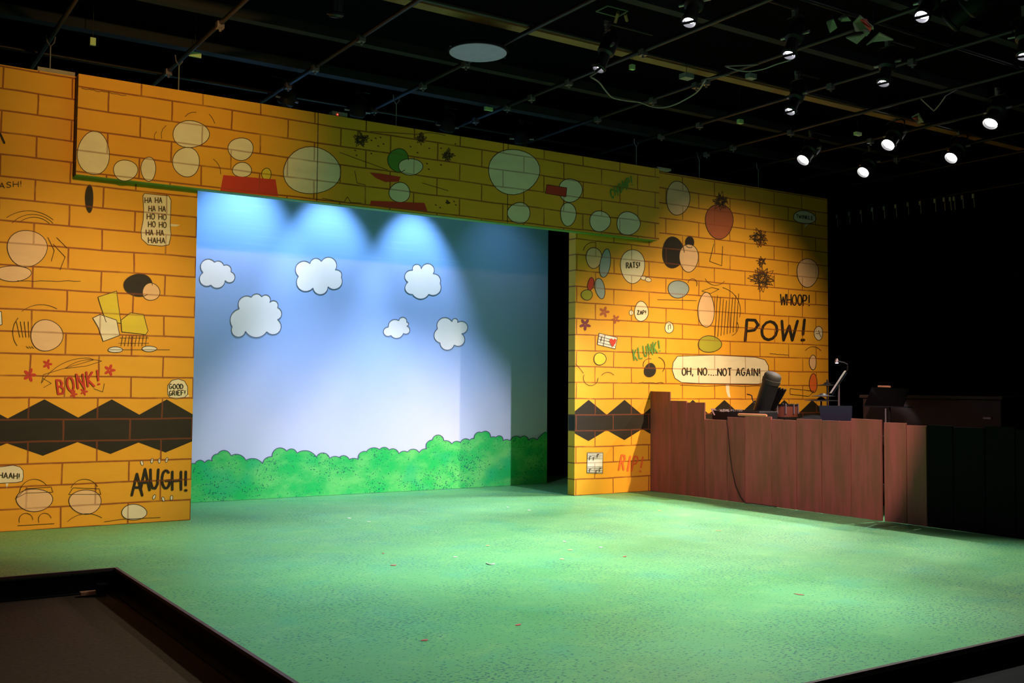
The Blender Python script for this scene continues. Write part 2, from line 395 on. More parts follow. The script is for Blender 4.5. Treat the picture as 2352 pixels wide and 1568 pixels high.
def circ(cx, cy, rx, ry, a0=0, a1=360, n=12):
    return [(cx+rx*math.cos(math.radians(a0+(a1-a0)*i/n)), cy+ry*math.sin(math.radians(a0+(a1-a0)*i/n))) for i in range(n+1)]
G = {
 'A': [[(0,0),(.5,1),(1,0)], [(.2,.36),(.8,.36)]],
 'B': [[(0,0),(0,1),(.6,.97),(.82,.76),(.6,.55),(0,.5)], [(.6,.55),(.98,.3),(.7,.03),(0,0)]],
 'C': [circ(.55,.5,.5,.5,45,315)], 'D': [[(0,0),(0,1),(.55,.95),(.95,.6),(.9,.3),(.55,.04),(0,0)]],
 'E': [[(.9,1),(0,1),(0,0),(.95,0)], [(0,.52),(.7,.52)]], 'F': [[(.95,1),(0,1),(0,0)], [(0,.52),(.75,.52)]],
 'G': [circ(.5,.5,.48,.5,50,330)+[(.95,.45),(.5,.42)]], 'H': [[(0,0),(0,1)], [(1,0),(1,1)], [(0,.48),(1,.52)]],
 'I': [[(.5,0),(.5,1)]], 'K': [[(0,0),(0,1)], [(.9,1),(.05,.48),(.95,0)]], 'L': [[(0,1),(0,0),(.85,0)]],
 'M': [[(0,0),(.05,1),(.5,.3),(.95,1),(1,0)]], 'N': [[(0,0),(0,1),(1,0),(1,1)]], 'O': [circ(.5,.5,.5,.5)],
 'P': [[(0,0),(0,1),(.65,.98),(.92,.75),(.65,.5),(0,.45)]], 'R': [[(0,0),(0,1),(.65,.97),(.88,.74),(.6,.52),(0,.5)], [(.45,.5),(1,0)]],
 'S': [[(.9,.85),(.6,1),(.2,.92),(.1,.7),(.35,.55),(.75,.42),(.9,.22),(.6,.02),(.25,.03),(.05,.18)]],
 'T': [[(0,1),(1,1)], [(.5,1),(.5,0)]], 'U': [[(0,1),(.03,.35),(.25,.04),(.6,.02),(.9,.25),(1,1)]],
 'W': [[(0,1),(.22,0),(.5,.75),(.78,0),(1,1)]], 'Z': [[(.05,1),(.95,1),(0,0),(1,0)]],
 '!': [[(.5,1),(.45,.3)], [(.3,.03),(.7,.03)]], '.': [[(.1,.04),(.9,.04)]], ',': [[(.5,.12),(.3,-.2)]],
 '0': [circ(.5,.5,.42,.5)], '7': [[(0,1),(1,1),(.3,0)]], '/': [[(0,0),(1,1)]], "'": [[(.5,1),(.45,.75)]],
}
def glyph(ink, ch, x0, yb, x1, yt, w, lean=0):
    for st in G[ch]: ink.line([(x0+(x1-x0)*a+lean*b, yb+(yt-yb)*b) for a, b in st], w)
def words(ink, txt, A, B, h, w, gap=.35, lean=0, space=.6):
    wd = {'I': .35, '!': .3, '.': .3, ',': .3, ' ': space, "'": .3, 'M': 1.25, 'W': 1.25, '/': .7}
    tot = sum(wd.get(c, 1) for c in txt) + gap*(len(txt)-1); u = 0
    for i, c in enumerate(txt):
        k = wd.get(c, 1)
        if c != ' ':
            f0, f1 = u/tot, (u+k)/tot
            x0, x1 = A[0]+(B[0]-A[0])*f0, A[0]+(B[0]-A[0])*f1; y0 = A[1]+(B[1]-A[1])*(f0+f1)/2
            random.seed(i*31+len(txt)); j = random.uniform(-.04, .04)*h
            glyph(ink, c, x0, y0+j, x1, y0-h+j, w, lean)
        u += k+gap

class Wallpaint:
    """paint marks on one flat: parent, plane y, material suffix"""
    def __init__(s, parent, y, suf): s.o = parent; s.y = y; s.suf = suf; s.c = 0
    def mk(s, layer):
        s.c += 1; return Ink(planeY(s.y-(.0012 if layer < 3 else .0065)-.00004*s.c))
    def out(s, ink, name, mat, parent=None, label=None):
        o = ink.mb.build(name, M[mat+s.suf], parent or s.o)
        if label: o['label'] = label
        return o
    def patch(s, col, pts, name='painted_patch', ow=1.6, parent=None, lcol='line', label=None):
        a = s.out(s.mk(1).poly(pts), name, col, parent, label)
        if ow: s.out(s.mk(2).line(pts, ow, True), 'outline', lcol, a)
        return a
    def ovals(s, lst, name='painted_patch'):
        for q in lst: s.patch(q[0], oval(*q[1:5], rot=q[5] if len(q) > 5 else 0), name, q[6] if len(q) > 6 else 1.6)
    def strokes(s, lst, w=1.3, name='brush_strokes', col='line'):
        for p in lst: k = s.mk(2).line(p, w); o = s.out(k, name, col)
        return o
    def word(s, txt, A, B, h, w, col, parent=None, name='painted_word', gap=.35, lean=0, layer=3, label=None):
        k = s.mk(layer); words(k, txt, A, B, h, w, gap, lean); return s.out(k, name, col, parent, label)
    def flower(s, x, y, r, col='red', rot=0):
        k = s.mk(2)
        for i in range(5):
            a = rot+i*2*math.pi/5; k.poly(oval(x+r*.55*math.cos(a), y+r*.6*math.sin(a), r*.5, r*.26, 10, 0, a))
        return s.out(k, 'painted_flower', col)
    def bubble(s, pts, lines, h, w, tail=None):
        b = s.out(s.mk(1).poly(pts), 'speech_bubble', 'cream'); s.out(s.mk(2).line(pts, 1.5, True), 'outline', 'line', b)
        if tail:
            tl = s.out(s.mk(1).poly(tail), 'bubble_tail', 'cream', b)
        for L in lines: s.word(L[0], L[1], L[2], h, w, 'line' if w < 2 else 'black', b, 'lettering')
        return b
def squig(x0, y0, x1, y1, n=14, a=1.5):
    random.seed(int(x0)); return [(x0+(x1-x0)*i/n, y0+(y1-y0)*i/n+random.uniform(-a, a)) for i in range(n+1)]
def scrib(cx, cy, r, n=26, seed=1):
    random.seed(seed); return [(cx+r*math.cos(i*2.4)*random.uniform(.3, 1), cy+r*math.sin(i*2.4)*random.uniform(.3, 1)) for i in range(n)]

def diamonds(parent_wp, ups, k_top, k_bot, xa, xb, zt_, zm1, zm0, zb_, half):
    """black border: straight band with a point above and a point below at each place; world x, z"""
    mb = MB(); y = parent_wp.y-.0012
    def quad(pts): mb.add([(x, y-2e-5*len(mb.f), z) for x, z in pts], [tuple(range(len(pts)))])
    quad([(xa, zm0), (xb, zm0), (xb, zm1), (xa, zm1)])
    for c in ups:
        for s_, z0, z1 in ((1, zm1, zt_), (-1, zm0, zb_)):
            l, r = max(c-half, xa), min(c+half, xb)
            def zz(x): return z0+(z1-z0)*(1-abs(x-c)/half)
            p = [(l, z0)]
            if l > c-half: p.append((l, zz(l)))
            if l < c < r: p.append((c, z1))
            if r < c+half: p.append((r, zz(r)))
            p.append((r, z0))
            quad(p if s_ < 0 else p[::-1])
    return mb.build('diamond_border', M['black'], parent_wp.o)

# ------------------------------------------------------------------ left flat
ZTOP = 4.285
lf = thing('painted_flat', 'yellow brick-painted flat left of the opening, with AAUGH! at its foot', 'stage flat', (-1.8, 0, 0))
MB().box((-4.5, 0, .002), (0, .13, ZTOP)).build('panel', M['wall'], lf)
MB().box((-1.52, .005, ZTOP), (-1.19, .10, ZTOP+.04)).build('top_batten', M['plank_edge'], lf)
L = Wallpaint(lf, 0, '')
diamonds(L, [-1.99, -1.38, -.78, -.26], 0, 0, -4.5, 0, .2032*5.93, .2032*5, .2032*4.0, .2032*3.35, .33)
hb = [(328,450),(332,444),(388,450),(393,460),(392,490),(391,515),(393,540),(388,562),(372,565),(340,562),(325,548),(324,530),(329,505),(330,480)]
L.bubble(hb, [('HA HA',(333,466),(372,466),15,2),('HA HA',(342,485),(380,486),13,2),('HO HO',(338,503),(382,505),13,2),('HO HO',(341,521),(382,523),13,1.8),('HA HA',(336,540),(376,541),13,1.8),('HAHA',(341,558),(379,559),12,1.8)], 13, 1.9, [(391,514),(414,516),(405,520),(391,519)])
L.bubble([(385,905),(385,885),(395,873),(410,870),(424,875),(431,888),(431,905),(425,912),(405,916),(390,912)], [('GOOD',(389,893),(421,893),11,1.8),('GRIEF!',(389,908),(426,907),11,1.8)], 11, 1.8, [(428,903),(436,910),(426,912)])
L.bubble([(-60,1075),(0,1072),(15,1070),(30,1068),(46,1072),(53,1080),(54,1095),(51,1105),(38,1108),(10,1109),(-60,1112)], [('HAAH!',(-2,1097),(46,1100),13,1.7)], 13, 1.7, [(13,1108),(20,1108),(15,1122)])
L.word('SMASH!', (-36,436), (50,428), 13, 1.6, 'line')
k = L.mk(3)
for ch, r_ in zip('AAUGH!', ((303,1137,327,1088),(323,1125,344,1077),(346,1122,364,1078),(372,1121,391,1080),(396,1124,416,1083),(424,1127,430,1083))):
    glyph(k, ch, r_[0], r_[1], r_[2], r_[3], 5.6)
L.out(k, 'painted_word', 'black')
for x, y, a in ((326,1063,-.3),(349,1058,.2),(366,1058,0),(383,1056,.3),(354,1141,.4),(375,1146,-.3),(394,1143,.1)): L.patch('white', oval(x, y, 3, 6, 10, 0, a), 'sweat_drop', 1.2)
L.word('BONK!', (134,906), (230,882), 32, 4.6, 'red', gap=.55, lean=-4)
for x, y, r_ in ((68,861,15),(109,836,11),(252,850,13),(169,905,9),(193,899,9)): L.flower(x, y, r_)
L.strokes([arc3((95,880),(150,832),(215,823),14)+[(216,826),(160,842),(100,860),(95,880)], arc3((150,846),(200,826),(243,832),10)+[(200,840),(150,846)], [(98,868),(118,880),(100,890)], [(240,880),(236,900),(215,892)]], 1.1)
# generic paint patches where the mural has its figures
L.ovals([('tan',62,570,46,42),('tan',30,628,42,18),('black',318,655,33,26),('black',310,685,20,12),('tan',347,668,22,22),
         ('wallyel',310,742,34,25),('white',265,803,17,6.5),('white',343,801,17,6.5),('tan',107,768,38,38),
         ('tan',79,1148,42,28),('tan',196,1152,37,30),('cream',308,1176,29,18),('black',205,455,10,33),('cream',204,483,8,6)] if False else
        [('tan',62,570,46,42),('tan',30,628,42,18),('black',318,655,33,26),('tan',347,670,20,20),
         ('white',265,803,17,6.5),('white',343,801,17,6.5),('tan',107,770,37,36),
         ('tan',79,1148,42,26),('tan',196,1152,37,28),('cream',308,1176,29,18),('black',205,456,9,32)])
L.patch('lemon', [(225,682),(268,668),(272,700),(278,742),(244,740),(232,705)], 'painted_sheet')
L.patch('cream', [(213,730),(230,722),(268,735),(275,770),(237,784),(226,752)], 'painted_sheet')
L.patch('wallc' if False else 'lemon', [(278,735),(300,718),(330,722),(340,760),(335,768),(280,762)], 'painted_patch')
L.strokes([[(x, 770), (x-4, 795)] for x in range(282, 342, 8)]+[[(275, 776),(342,776)],[(272,788),(342,788)]], 1)
L.strokes([arc3((15,500),(70,484),(130,512),12), arc3((28,512),(75,492),(128,520),12), arc3((45,510),(90,500),(120,520)), [(110,545),(125,575),(118,600)], [(122,560),(150,590),(138,620)],[(130,545),(155,570)], squig(0,645,185,645)[3:], arc3((50,715),(85,700),(140,715)), arc3((42,730),(30,770),(45,800)), [(250,803),(390,803)]]
          +[[(38+i*9, 738),(46+i*7, 775)] for i in range(4)]+[[(60+6*i, 795),(66+6*i, 800)] for i in range(3)], 1.1)
L.strokes([arc3((45,1130),(78,1100),(112,1122),10), [(35,1145),(60,1122),(118,1118),(122,1130),(60,1132),(35,1145)], arc3((163,1120),(196,1100),(228,1125),10), [(158,1135),(168,1120),(228,1122),(232,1135),(158,1135)], arc3((45,1200),(60,1178),(75,1200)), arc3((90,1200),(105,1178),(118,1196)), arc3((155,1198),(190,1180),(243,1195)), [(40,1207),(125,1202)], [(240,1198),(280,1192),(368,1188)]], 1.1)
L.strokes([[(0,306),(10,328)]], 5, 'brush_strokes', 'black')
L.patch('white', [(-20,718),(3,715),(5,745),(-20,752)], 'painted_sheet')

# ------------------------------------------------------------------ header over the opening
HY = -.12
hd = thing('painted_header', 'long yellow brick-painted header panel spanning the top of the stage opening', 'stage flat', (2.4, HY, 3.32))
MB().box((-1.18, HY, 3.325), (6.10, -.002, ZTOP)).build('panel', M['head'], hd)
MB().box((-1.18, HY+.001, 3.318), (6.06, -.004, 3.3245)).build('underside', M['green'], hd)['label'] = 'green painted bottom edge'
MB().box((-1.186, HY+.001, 3.32), (-1.1805, -.004, ZTOP-.01)).build('end_face', M['black'], hd)['label'] = 'end face coloured dark to look unlit'  # shade of the unlit end put into the colour
MB().box((6.08, HY+.01, ZTOP), (6.32, -.02, ZTOP+.03)).build('top_batten', M['plank_edge'], hd)
for x in (1.235, 3.68): MB().box((x, HY-.002, 3.33), (x+.008, HY-.0002, ZTOP)).build('seam_line', M['black'], hd)
Hh = Wallpaint(hd, HY, 'H')
Hh.ovals([('cream',215,352,37,50),('cream',288,391,28,24),('cream',341,388,17,28),('cream',438,308,42,31),('cream',428,372,31,34),('cream',553,342,29,26),('cream',556,390,22,17),
          ('lemon',612,400,11,14),('cream',716,392,66,54),('green',915,368,24,27),('cream',943,383,28,19),('cream',918,442,24,23),
          ('cream',1180,394,59,52),('cream',1192,489,26,24),('cream',1310,437,27,27),('cream',1305,492,18,27),('cream',1378,508,24,24),('cream',1443,513,27,27)])
Hh.patch('red', [(513,402),(633,412),(639,451),(506,438)], 'painted_patch', 0)
Hh.patch('red', [(852,461),(975,466),(982,485),(849,472)], 'painted_patch', 0)
Hh.patch('red', [(849,396),(870,398),(920,406),(916,417),(885,418),(862,408)], 'painted_patch', 0)
Hh.patch('red', [(1256,424),(1302,431),(1300,452),(1253,444)], 'painted_patch', 1.2)
Hh.strokes([scrib(828,320,22,30,3), scrib(968,318,16,22,5), scrib(1028,357,20,26,9), scrib(1028,465,7,12,2)], 1.1)
Hh.strokes([arc3((360,302),(354,315),(362,328),4), arc3((382,288),(370,310),(378,328),4), [(780,350),(890,390)], [(815,392),(820,420),(840,425)], arc3((490,365),(505,385),(505,410),5), [(850,302),(950,308)], arc3((950,310),(1000,306),(1040,318),5), [(970,420),(1030,438)], [(740,455),(790,465),(798,452),(806,465),(830,466)],
            arc3((425,268),(440,258),(460,262),4), arc3((480,262),(490,275),(495,292),4)]+[squig(187,203,290,219,22,1.6)], 1.2)
Hh.strokes([[(random.uniform(800,1060), random.uniform(300,400))]*1+[(0,0)] for _ in range(0)] + [[(x, y),(x+2, y+1)] for x, y in ((852,322),(862,317),(873,315),(868,335),(880,330),(852,352),(815,345),(818,356),(942,336),(985,340),(958,350),(1012,340),(980,375),(984,388),(1045,330),(1012,378),(1000,470),(1010,476),(1042,462),(1046,470))], 2.3)
Hh.word('CHOMP!', (1404,456), (1453,424), 20, 3, 'darkgreen' if False else 'green', gap=.4, lean=-3)

# ------------------------------------------------------------------ right flat
rf = thing('painted_flat', 'yellow brick-painted flat right of the opening, with POW! and a wide speech bubble', 'stage flat', (7.2, 0, 0))
MB().box((4.80, 0, .002), (9.62, .14, ZTOP)).build('panel', M['wall'], rf)
R_ = Wallpaint(rf, 0, '')
diamonds(R_, [5.02, 5.61, 6.22, 6.82, 7.42, 8.03, 8.64, 9.25], 0, 0, 4.80, 9.62, .2032*5.93, .2032*5, .2032*4.0, .2032*3.35, .29)
MB().add([(4.7988,.135,.2032*5),(4.7988,.135,.2032*4),(4.7988,.001,.2032*4),(4.7988,.001,.2032*5)], [(0,1,2,3)]).build('diamond_border', M['black'], rf)
R_.bubble(oval(1453,611,28,39), [('RATS!',(1439,616),(1470,615),13,1.9)], 13, 1.9)
R_.ovals([('cream',1478,638,6,5,0,1.2),('cream',1489,642,7,5,.3,1.2),('cream',1450,718,5,6,0,1.2)], 'thought_puff')
R_.bubble(oval(1473,715,16,23), [('ZAP!',(1464,722),(1484,722),9,1.6)], 9, 1.6)
R_.bubble(oval(1537,752,10,13), [], 8, 1.2); R_.strokes([[(1535,757),(1535,747),(1540,745),(1540,755)]], 1.5, 'painted_note', 'black')
R_.bubble(oval(1880,765,10,16), [], 8, 1.2); R_.strokes([[(1873,766),(1882,766),(1880,758)],[(1882,766),(1886,774)]], 1.4)
onn = [(1556,818),(1640,815),(1735,820),(1757,826),(1765,840),(1765,862),(1762,878),(1740,882),(1660,881),(1600,880),(1565,878),(1550,868),(1544,850),(1546,832)]
R_.bubble(onn, [('OH, NO....NOT AGAIN!', (1567,861), (1746,863), 17, 2.2)], 17, 2.2, [(1667,883),(1675,883),(1676,900),(1678,913),(1672,911),(1668,898)])
R_.strokes([squig(1562,885,1757,887,10,2)], 1.3)
R_.bubble(oval(1848,499,26,15,rot=.12), [('TWINKLE',(1829,500),(1868,505),8,1.3)], 8, 1.3, [(1850,514),(1857,515),(1847,524)])
R_.word('WHOOP!', (1793,699), (1860,702), 24, 2.6, 'black', gap=.3)
k = R_.mk(3)
for ch, r_ in zip('POW!', ((1712,782,1741,734),(1748,780,1783,738),(1792,781,1828,737),(1838,782,1850,734))): glyph(k, ch, r_[0], r_[1], r_[2], r_[3], 6, 4)
R_.out(k, 'painted_word', 'black')
R_.word('KLUNK!', (1457,828), (1517,806), 24, 2.8, 'green', gap=.5, lean=-3, label='green lettering')
R_.word('RIP!', (1422,1078), (1472,1084), 33, 4.2, 'orange', gap=.7, lean=6, label='orange red lettering')
R_.flower(1388,716,12,'brownred'); R_.flower(1414,733,10,'brownred',.5); R_.flower(1344,745,13,'purple',.3)
ms = R_.patch('white', [(1376,765),(1418,775),(1413,801),(1372,791)], 'painted_sheet', 1.4)
R_.out(R_.mk(3).line([(1375,772),(1415,782)],1).line([(1374,778),(1414,788)],1).line([(1373,785),(1413,795)],1).line([(1390,768),(1386,795)],1).line([(1380,784),(1383,772)],1.5), 'staff_lines', 'line', ms)
R_.out(R_.mk(4).poly([(1407,797),(1400,785),(1401,778),(1406,777),(1408,781),(1412,777),(1416,780),(1414,788)]), 'heart', 'red', ms)
ms = R_.patch('white', [(1349,1039),(1385,1039),(1384,1087),(1348,1086)], 'painted_sheet', 1.2)
k = R_.mk(3)
for y in (1041,1045,1049,1053,1072,1076,1080,1084): k.line([(1349,y),(1384,y)], .9)
for x, y in ((1354,1048),(1363,1049),(1372,1043),(1354,1077),(1369,1080),(1377,1075)): k.line([(x,y),(x,y+8)], 1.5).line([(x,y),(x+4,y)], 1.5)
R_.out(k, 'staff_lines', 'line', ms)
R_.ovals([('tan',1557,455,27,39),('brownred',1652,508,32,40),('black',1546,580,25,36),('black',1584,556,10,13),('tan',1582,592,22,32),('blue',1558,664,24,20),
          ('tan',1364,592,18,24),('blue',1390,605,12,33,.15),('blue',1378,662,11,24,-.2),('red',1357,652,7,15,.2),
          ('tan',1855,626,25,33),('tan',1622,712,19,40),('olive',1630,790,27,19),('lemon',1378,824,14,14),('black',1493,850,13,16,.3),
          ('tan',1867,832,8,17),('orange',1868,880,9,22),('olive',1348,677,13,12)])
R_.strokes([scrib(1742,545,26,34,4), scrib(1750,640,34,44,6), scrib(1748,600,16,20,8), scrib(1655,462,24,30,12), arc3((1620,640),(1645,655),(1668,640)), [(1612,668),(1635,660),(1652,664),(1632,674),(1612,668)]]
           +[[(1648+i*7, 690-abs(3-i)*4),(1642+i*7, 775-i*2)] for i in range(8)]
           +[arc3((1660,660),(1690,680),(1694,740),8), arc3((1694,740),(1690,765),(1672,772),5), [(1640,560),(1630,600),(1658,610),(1660,565)], arc3((1322,835),(1335,850),(1342,860)), arc3((1342,860),(1360,885),(1372,860)), arc3((1382,862),(1400,855),(1412,865)),
             arc3((1340,575),(1350,560),(1372,558)), arc3((1478,842),(1485,825),(1500,826)), arc3((1512,820),(1526,832),(1518,856)), squig(1468,878,1524,879,14,1), squig(1768,812,1812,815,14,1), arc3((1850,805),(1870,796),(1888,810)), [(1815,892),(1870,898),(1858,910),(1815,905),(1815,892)],
             [(1510,688),(1600,690)], arc3((1580,650),(1590,640),(1596,660))], 1.1)

# ------------------------------------------------------------------ sky backdrop
YB = 1.54
bd = thing('sky_backdrop', 'blue painted sky backdrop with white clouds and a green hedge along its foot', 'backdrop', (2.5, YB, 0))
MB().box((-3.0, YB, .002), (5.47, YB+.03, 4.6)).build('panel', M['sky'], bd)
cl1 = ([(330,950),(385,937),(440,990),(500,990),(525,1065),(572,1150),(455,1170),(370,1262),(285,1225),(150,1170),(190,1075),(205,925)],5.2267,430,420)
cl2 = ([(1475,965),(1545,903),(1610,940),(1750,905),(1778,1045),(1845,1068),(1850,1130),(1825,1255),(1690,1245),(1640,1330),(1510,1260),(1340,1265),(1335,1120),(1330,965)],5.2267,430,420)
cl3 = ([(625,360),(645,232),(770,220),(825,180),(895,215),(960,195),(990,285),(1070,272),(1085,345),(1135,410),(1085,490),(1125,600),(955,635),(830,705),(700,630),(585,695),(540,575),(520,460)],5.2267,430,640)
cl4 = ([(512,1048),(555,975),(615,1030),(722,972),(758,1090),(838,1135),(840,1205),(830,1315),(705,1335),(630,1390),(510,1335),(422,1280),(455,1190),(425,1085)],5.2267,850,420)
cl5 = ([(220,578),(265,495),(345,502),(400,460),(440,520),(464,540),(440,567),(472,640),(400,655),(330,715),(250,680),(172,670)],5.2267,850,640)
cl6 = ([(810,600),(870,468),(985,515),(1017,475),(1050,525),(1150,530),(1100,660),(1138,735),(1010,795),(925,857),(840,770),(768,690)],5.2267,850,640)
for cc in (cl1, cl2, cl3, cl4, cl5, cl6):
    P = scallop(*cc)
    o = Ink(planeY(YB-.002)).poly(P).mb.build('cloud', M['cloud'], bd)
    Ink(planeY(YB-.004)).line(P, 1.7, True).mb.build('outline', M['cline'], o)
h1 = [(55,755),(75,752),(95,755),(150,712),(210,745),(255,712),(300,725),(318,655),(365,640),(440,595),(525,660),(600,642),(705,715),(790,692),(905,755),(945,690),(1020,672),(1095,567),(1195,605),(1250,577),(1318,628),(1400,598),(1550,675),(1630,625),(1710,690),(1765,668),(1825,680),(1880,658),(1945,705),(2000,690),(2055,705),(2085,620),(2150,610),(2240,563),(2315,590)]
h2 = [(115,690),(170,662),(228,695),(270,680),(345,740),(395,710),(450,720),(510,685),(590,728),(630,688),(680,683),(700,590),(748,575),(815,515),(885,585),(930,585),(980,622),(1035,590),(1085,605),(1140,560),(1195,578),(1225,557),(1250,558),(1295,482),(1340,485),(1395,470),(1445,545),(1475,535),(1510,545),(1555,524),(1595,583),(1630,570),(1680,583),(1750,530),(1805,548),(1855,528),(1900,578),(1950,555),(2005,575),(2060,510),(2105,480)]
top = scallop(h1, 5.2267, 430, 920, False)[:-1] + scallop(h2, 5.2267, 850, 900, False)
Pt = [onY(x, y, YB-.006) for x, y in top]
Pt = [Vector((-3, YB-.006, .38)), Vector((-1.2, YB-.006, .45))] + Pt + [Vector((5.468, YB-.006, Pt[-1].z))]
bot = [Vector((5.468, YB-.006, .003)), Vector((-3, YB-.006, .003))]
allp = Pt+bot
mb = MB(); mb.add(allp, [tuple(t_) if ((allp[t_[1]]-allp[t_[0]]).cross(allp[t_[2]]-allp[t_[0]])).y < 0 else (t_[0], t_[2], t_[1]) for t_ in tessellate_polygon([[Vector((p.x, p.z, 0)) for p in allp]])])
hg = mb.build('hedge', M['hedge'], bd)
Ink(planeY(YB-.008)).line(top, 1.8).mb.build('outline', M['cline'], hg)
# black masking drape behind the gap
dr = MB(); vs = []; n_ = 120
for i in range(n_+1):
    x = -6.5+17.4*i/n_
    for z in (.01, 5.5): vs.append((x, 2.5+.06*math.sin(i*1.7), z))
dr.add(vs, [(2*i, 2*i+2, 2*i+3, 2*i+1) for i in range(n_)], True)
tag(dr.build('masking_drape', M['drape']), 'black masking drape hanging behind the sky backdrop', 'curtain')

# ------------------------------------------------------------------ plank fence
XF = 6.05
fn = thing('plank_fence', 'low fence of reddish brown upright planks with uneven tops', 'fence', (XF, -3.2, 0))
edges = [0.0,-.392,-.702,-1.026,-1.405,-1.696,-2.115,-2.482,-2.835,-3.226,-3.615]
tops = [1.32,1.20,1.18,.98,1.015,1.03,1.01,1.025,1.015,1.05]
for i, tz in enumerate(tops):
    y1, y0 = edges[i]-.006, edges[i+1]+.004
    o = MB().add([(XF,y0,.004),(XF+.02,y0,.004),(XF+.02,y1,.004),(XF,y1,.004),(XF,y0,tz+.006*((i%3)-1)),(XF+.02,y0,tz+.006*((i%3)-1)),(XF+.02,y1,tz),(XF,y1,tz)], [(0,3,2,1),(4,5,6,7),(0,1,5,4),(1,2,6,5),(2,3,7,6),(3,0,4,7)])
    o.build('fence_board', plank_mat(i), fn, .003)
e2 = [-3.63,-3.90,-4.13,-4.42,-4.75,-5.05,-5.4,-5.75,-6.1,-6.5,-6.9]; t2 = [1.02,1.0,1.01,1.0,1.02,1.0,1.01,1.0,1.02,1.0]
for i, tz in enumerate(t2):
    MB().box((XF+.012, e2[i+1]+.004, .004), (XF+.032, e2[i]-.004, tz)).build('fence_board', plank_mat(i+20) if i < 2 else M['blk'], fn, .003)
MB().box((XF+.034, -6.88, .30), (XF+.07, -.02, .38)).box((XF+.034, -6.88, .80), (XF+.07, -.02, .88)).build('rail', M['cab'], fn)
cp = [onX(x, y, XF-.012) for x, y in ((1669,968),(1672,985),(1674,1010),(1677,1045),(1682,1080),(1690,1115),(1701,1140),(1712,1155))]
tag(MB().tube([Vector((XF+.01, cp[0].y, 1.02))]+cp+[Vector((XF-.02, cp[-1].y-.1, .012)), Vector((XF-.03, cp[-1].y-.5, .012))], .0045).build('hanging_cord', M['cordk']), 'thin black cord hanging down the front of the plank fence', 'cord')

# ------------------------------------------------------------------ lamps
XP = [-2.6,-1.41,-.21,1.0,2.2,3.42,4.60,5.80,6.99,8.17,9.4,10.4]
def lamp(kind, pos, aim, watts, col, cone, blend, label, group):
    pos = Vector(pos); aim = Vector(aim); d = (aim-pos).normalized()
    t_ = thing('stage_lamp', label, 'stage light', pos, group)
    s = -1
    Rr = {'far': .078, 'bar': .050, 'cyc': .07, 'front': .085}[kind]
    back = pos-d*.40
    # barrel: open front tube, waist, fat lamp house with vented cap
    prof = [(0, Rr+.012), (.004, Rr+.018), (.02, Rr+.018), (.03, Rr+.006), (.15, Rr+.004), (.17, Rr+.03), (.28, Rr+.03), (.33, Rr+.02), (.37, Rr*.75), (.40, Rr*.55)]
    fr = pos+d*.02
    n = 24; q = (-d).to_track_quat('Z', 'Y'); vs = []; fs = []
    rc = .030 if kind == 'bar' else .022; inner = [(rc+.012, .001), (rc+.012, Rr), (-.012, Rr+.004)]
    for tt, r in inner+prof:
        for i in range(n):
            a = 2*math.pi*i/n; vs.append(pos + q @ Vector((r*math.cos(a), r*math.sin(a), tt)))
    m_ = len(inner+prof)
    for j in range(m_-1):
        for i in range(n): k = (i+1) % n; fs.append((j*n+i, j*n+k, (j+1)*n+k, (j+1)*n+i))
    fs.append(tuple((m_-1)*n+i for i in range(n)))
    MB().add(vs, fs, True).build('housing', M['mud'], t_)
    a = [pos + q @ Vector((Rr*.97*math.cos(2*math.pi*i/n), Rr*.97*math.sin(2*math.pi*i/n), rc)) for i in range(n)]
    ctr = pos + q @ Vector((0, 0, rc-.01))
    ln = MB().add(a+[ctr], [(i, n, (i+1) % n) for i in range(n)], True).build('lens', M['lens' if kind == 'far' else 'lens2'] , t_)
    if kind == 'bar':   # bar across the gel frame, front clips
        u = q @ Vector((1, 0, 0)); MB().rod(pos+u*(Rr+.01)+d*.004, pos-u*(Rr+.01)+d*.004, .012, 8).build('front_bar', M['blk'], t_)
    # yoke
    side = d.cross(Vector((0, 0, 1))).normalized(); mid = pos-d*.22
    topz = 4.60-.08
    up = Vector((0, 0, 1)); top_ = Vector((mid.x, mid.y, max(topz, mid.z+.17)))
    w_ = Rr+.05; hz = top_.z
    yk = MB().tube([mid+side*(w_-.012), mid+side*w_, Vector(((mid+side*w_).x, (mid+side*w_).y, hz-.03)), Vector(((mid+side*w_*.7).x, (mid+side*w_*.7).y, hz)), Vector(((mid-side*w_*.7).x, (mid-side*w_*.7).y, hz)), Vector(((mid-side*w_).x, (mid-side*w_).y, hz-.03)), mid-side*w_, mid-side*(w_-.012)], .009, 8)
    yk.build('yoke', M['mud'], t_)
    MB().rod(mid+side*(w_-.02), mid+side*(w_+.04), .016, 10).build('knob', M['steel'], t_)
    MB().rod(mid-side*(w_-.02), mid-side*(w_+.04), .016, 10).build('knob', M['steel'], t_)
    cl = MB().box((top_.x-.02, top_.y-.02, hz), (top_.x+.02, top_.y+.02, hz+.05)).box((top_.x-.035, top_.y-.012, hz+.045), (top_.x+.035, top_.y+.012, hz+.085)).build('clamp', M['steel'], t_)
    gx = min(XP, key=lambda a: abs(a-top_.x))
    if abs(gx-top_.x) > .05:
        MB().rod((top_.x, top_.y, hz+.07), (gx, top_.y, max(hz+.07, 4.59)), .014, 10).build('side_arm', M['mud'], t_)
    L_ = bpy.data.lights.new('lamp_beam', 'SPOT'); L_.energy = watts; L_.color = col; L_.spot_size = math.radians(cone); L_.spot_blend = blend; L_.shadow_soft_size = .05
    lo = bpy.data.objects.new('lamp_beam', L_); C.objects.link(lo); lo.parent = t_; lo.location = d*.03; lo.rotation_euler = d.to_track_quat('-Z', 'Y').to_euler()
    return t_, top_
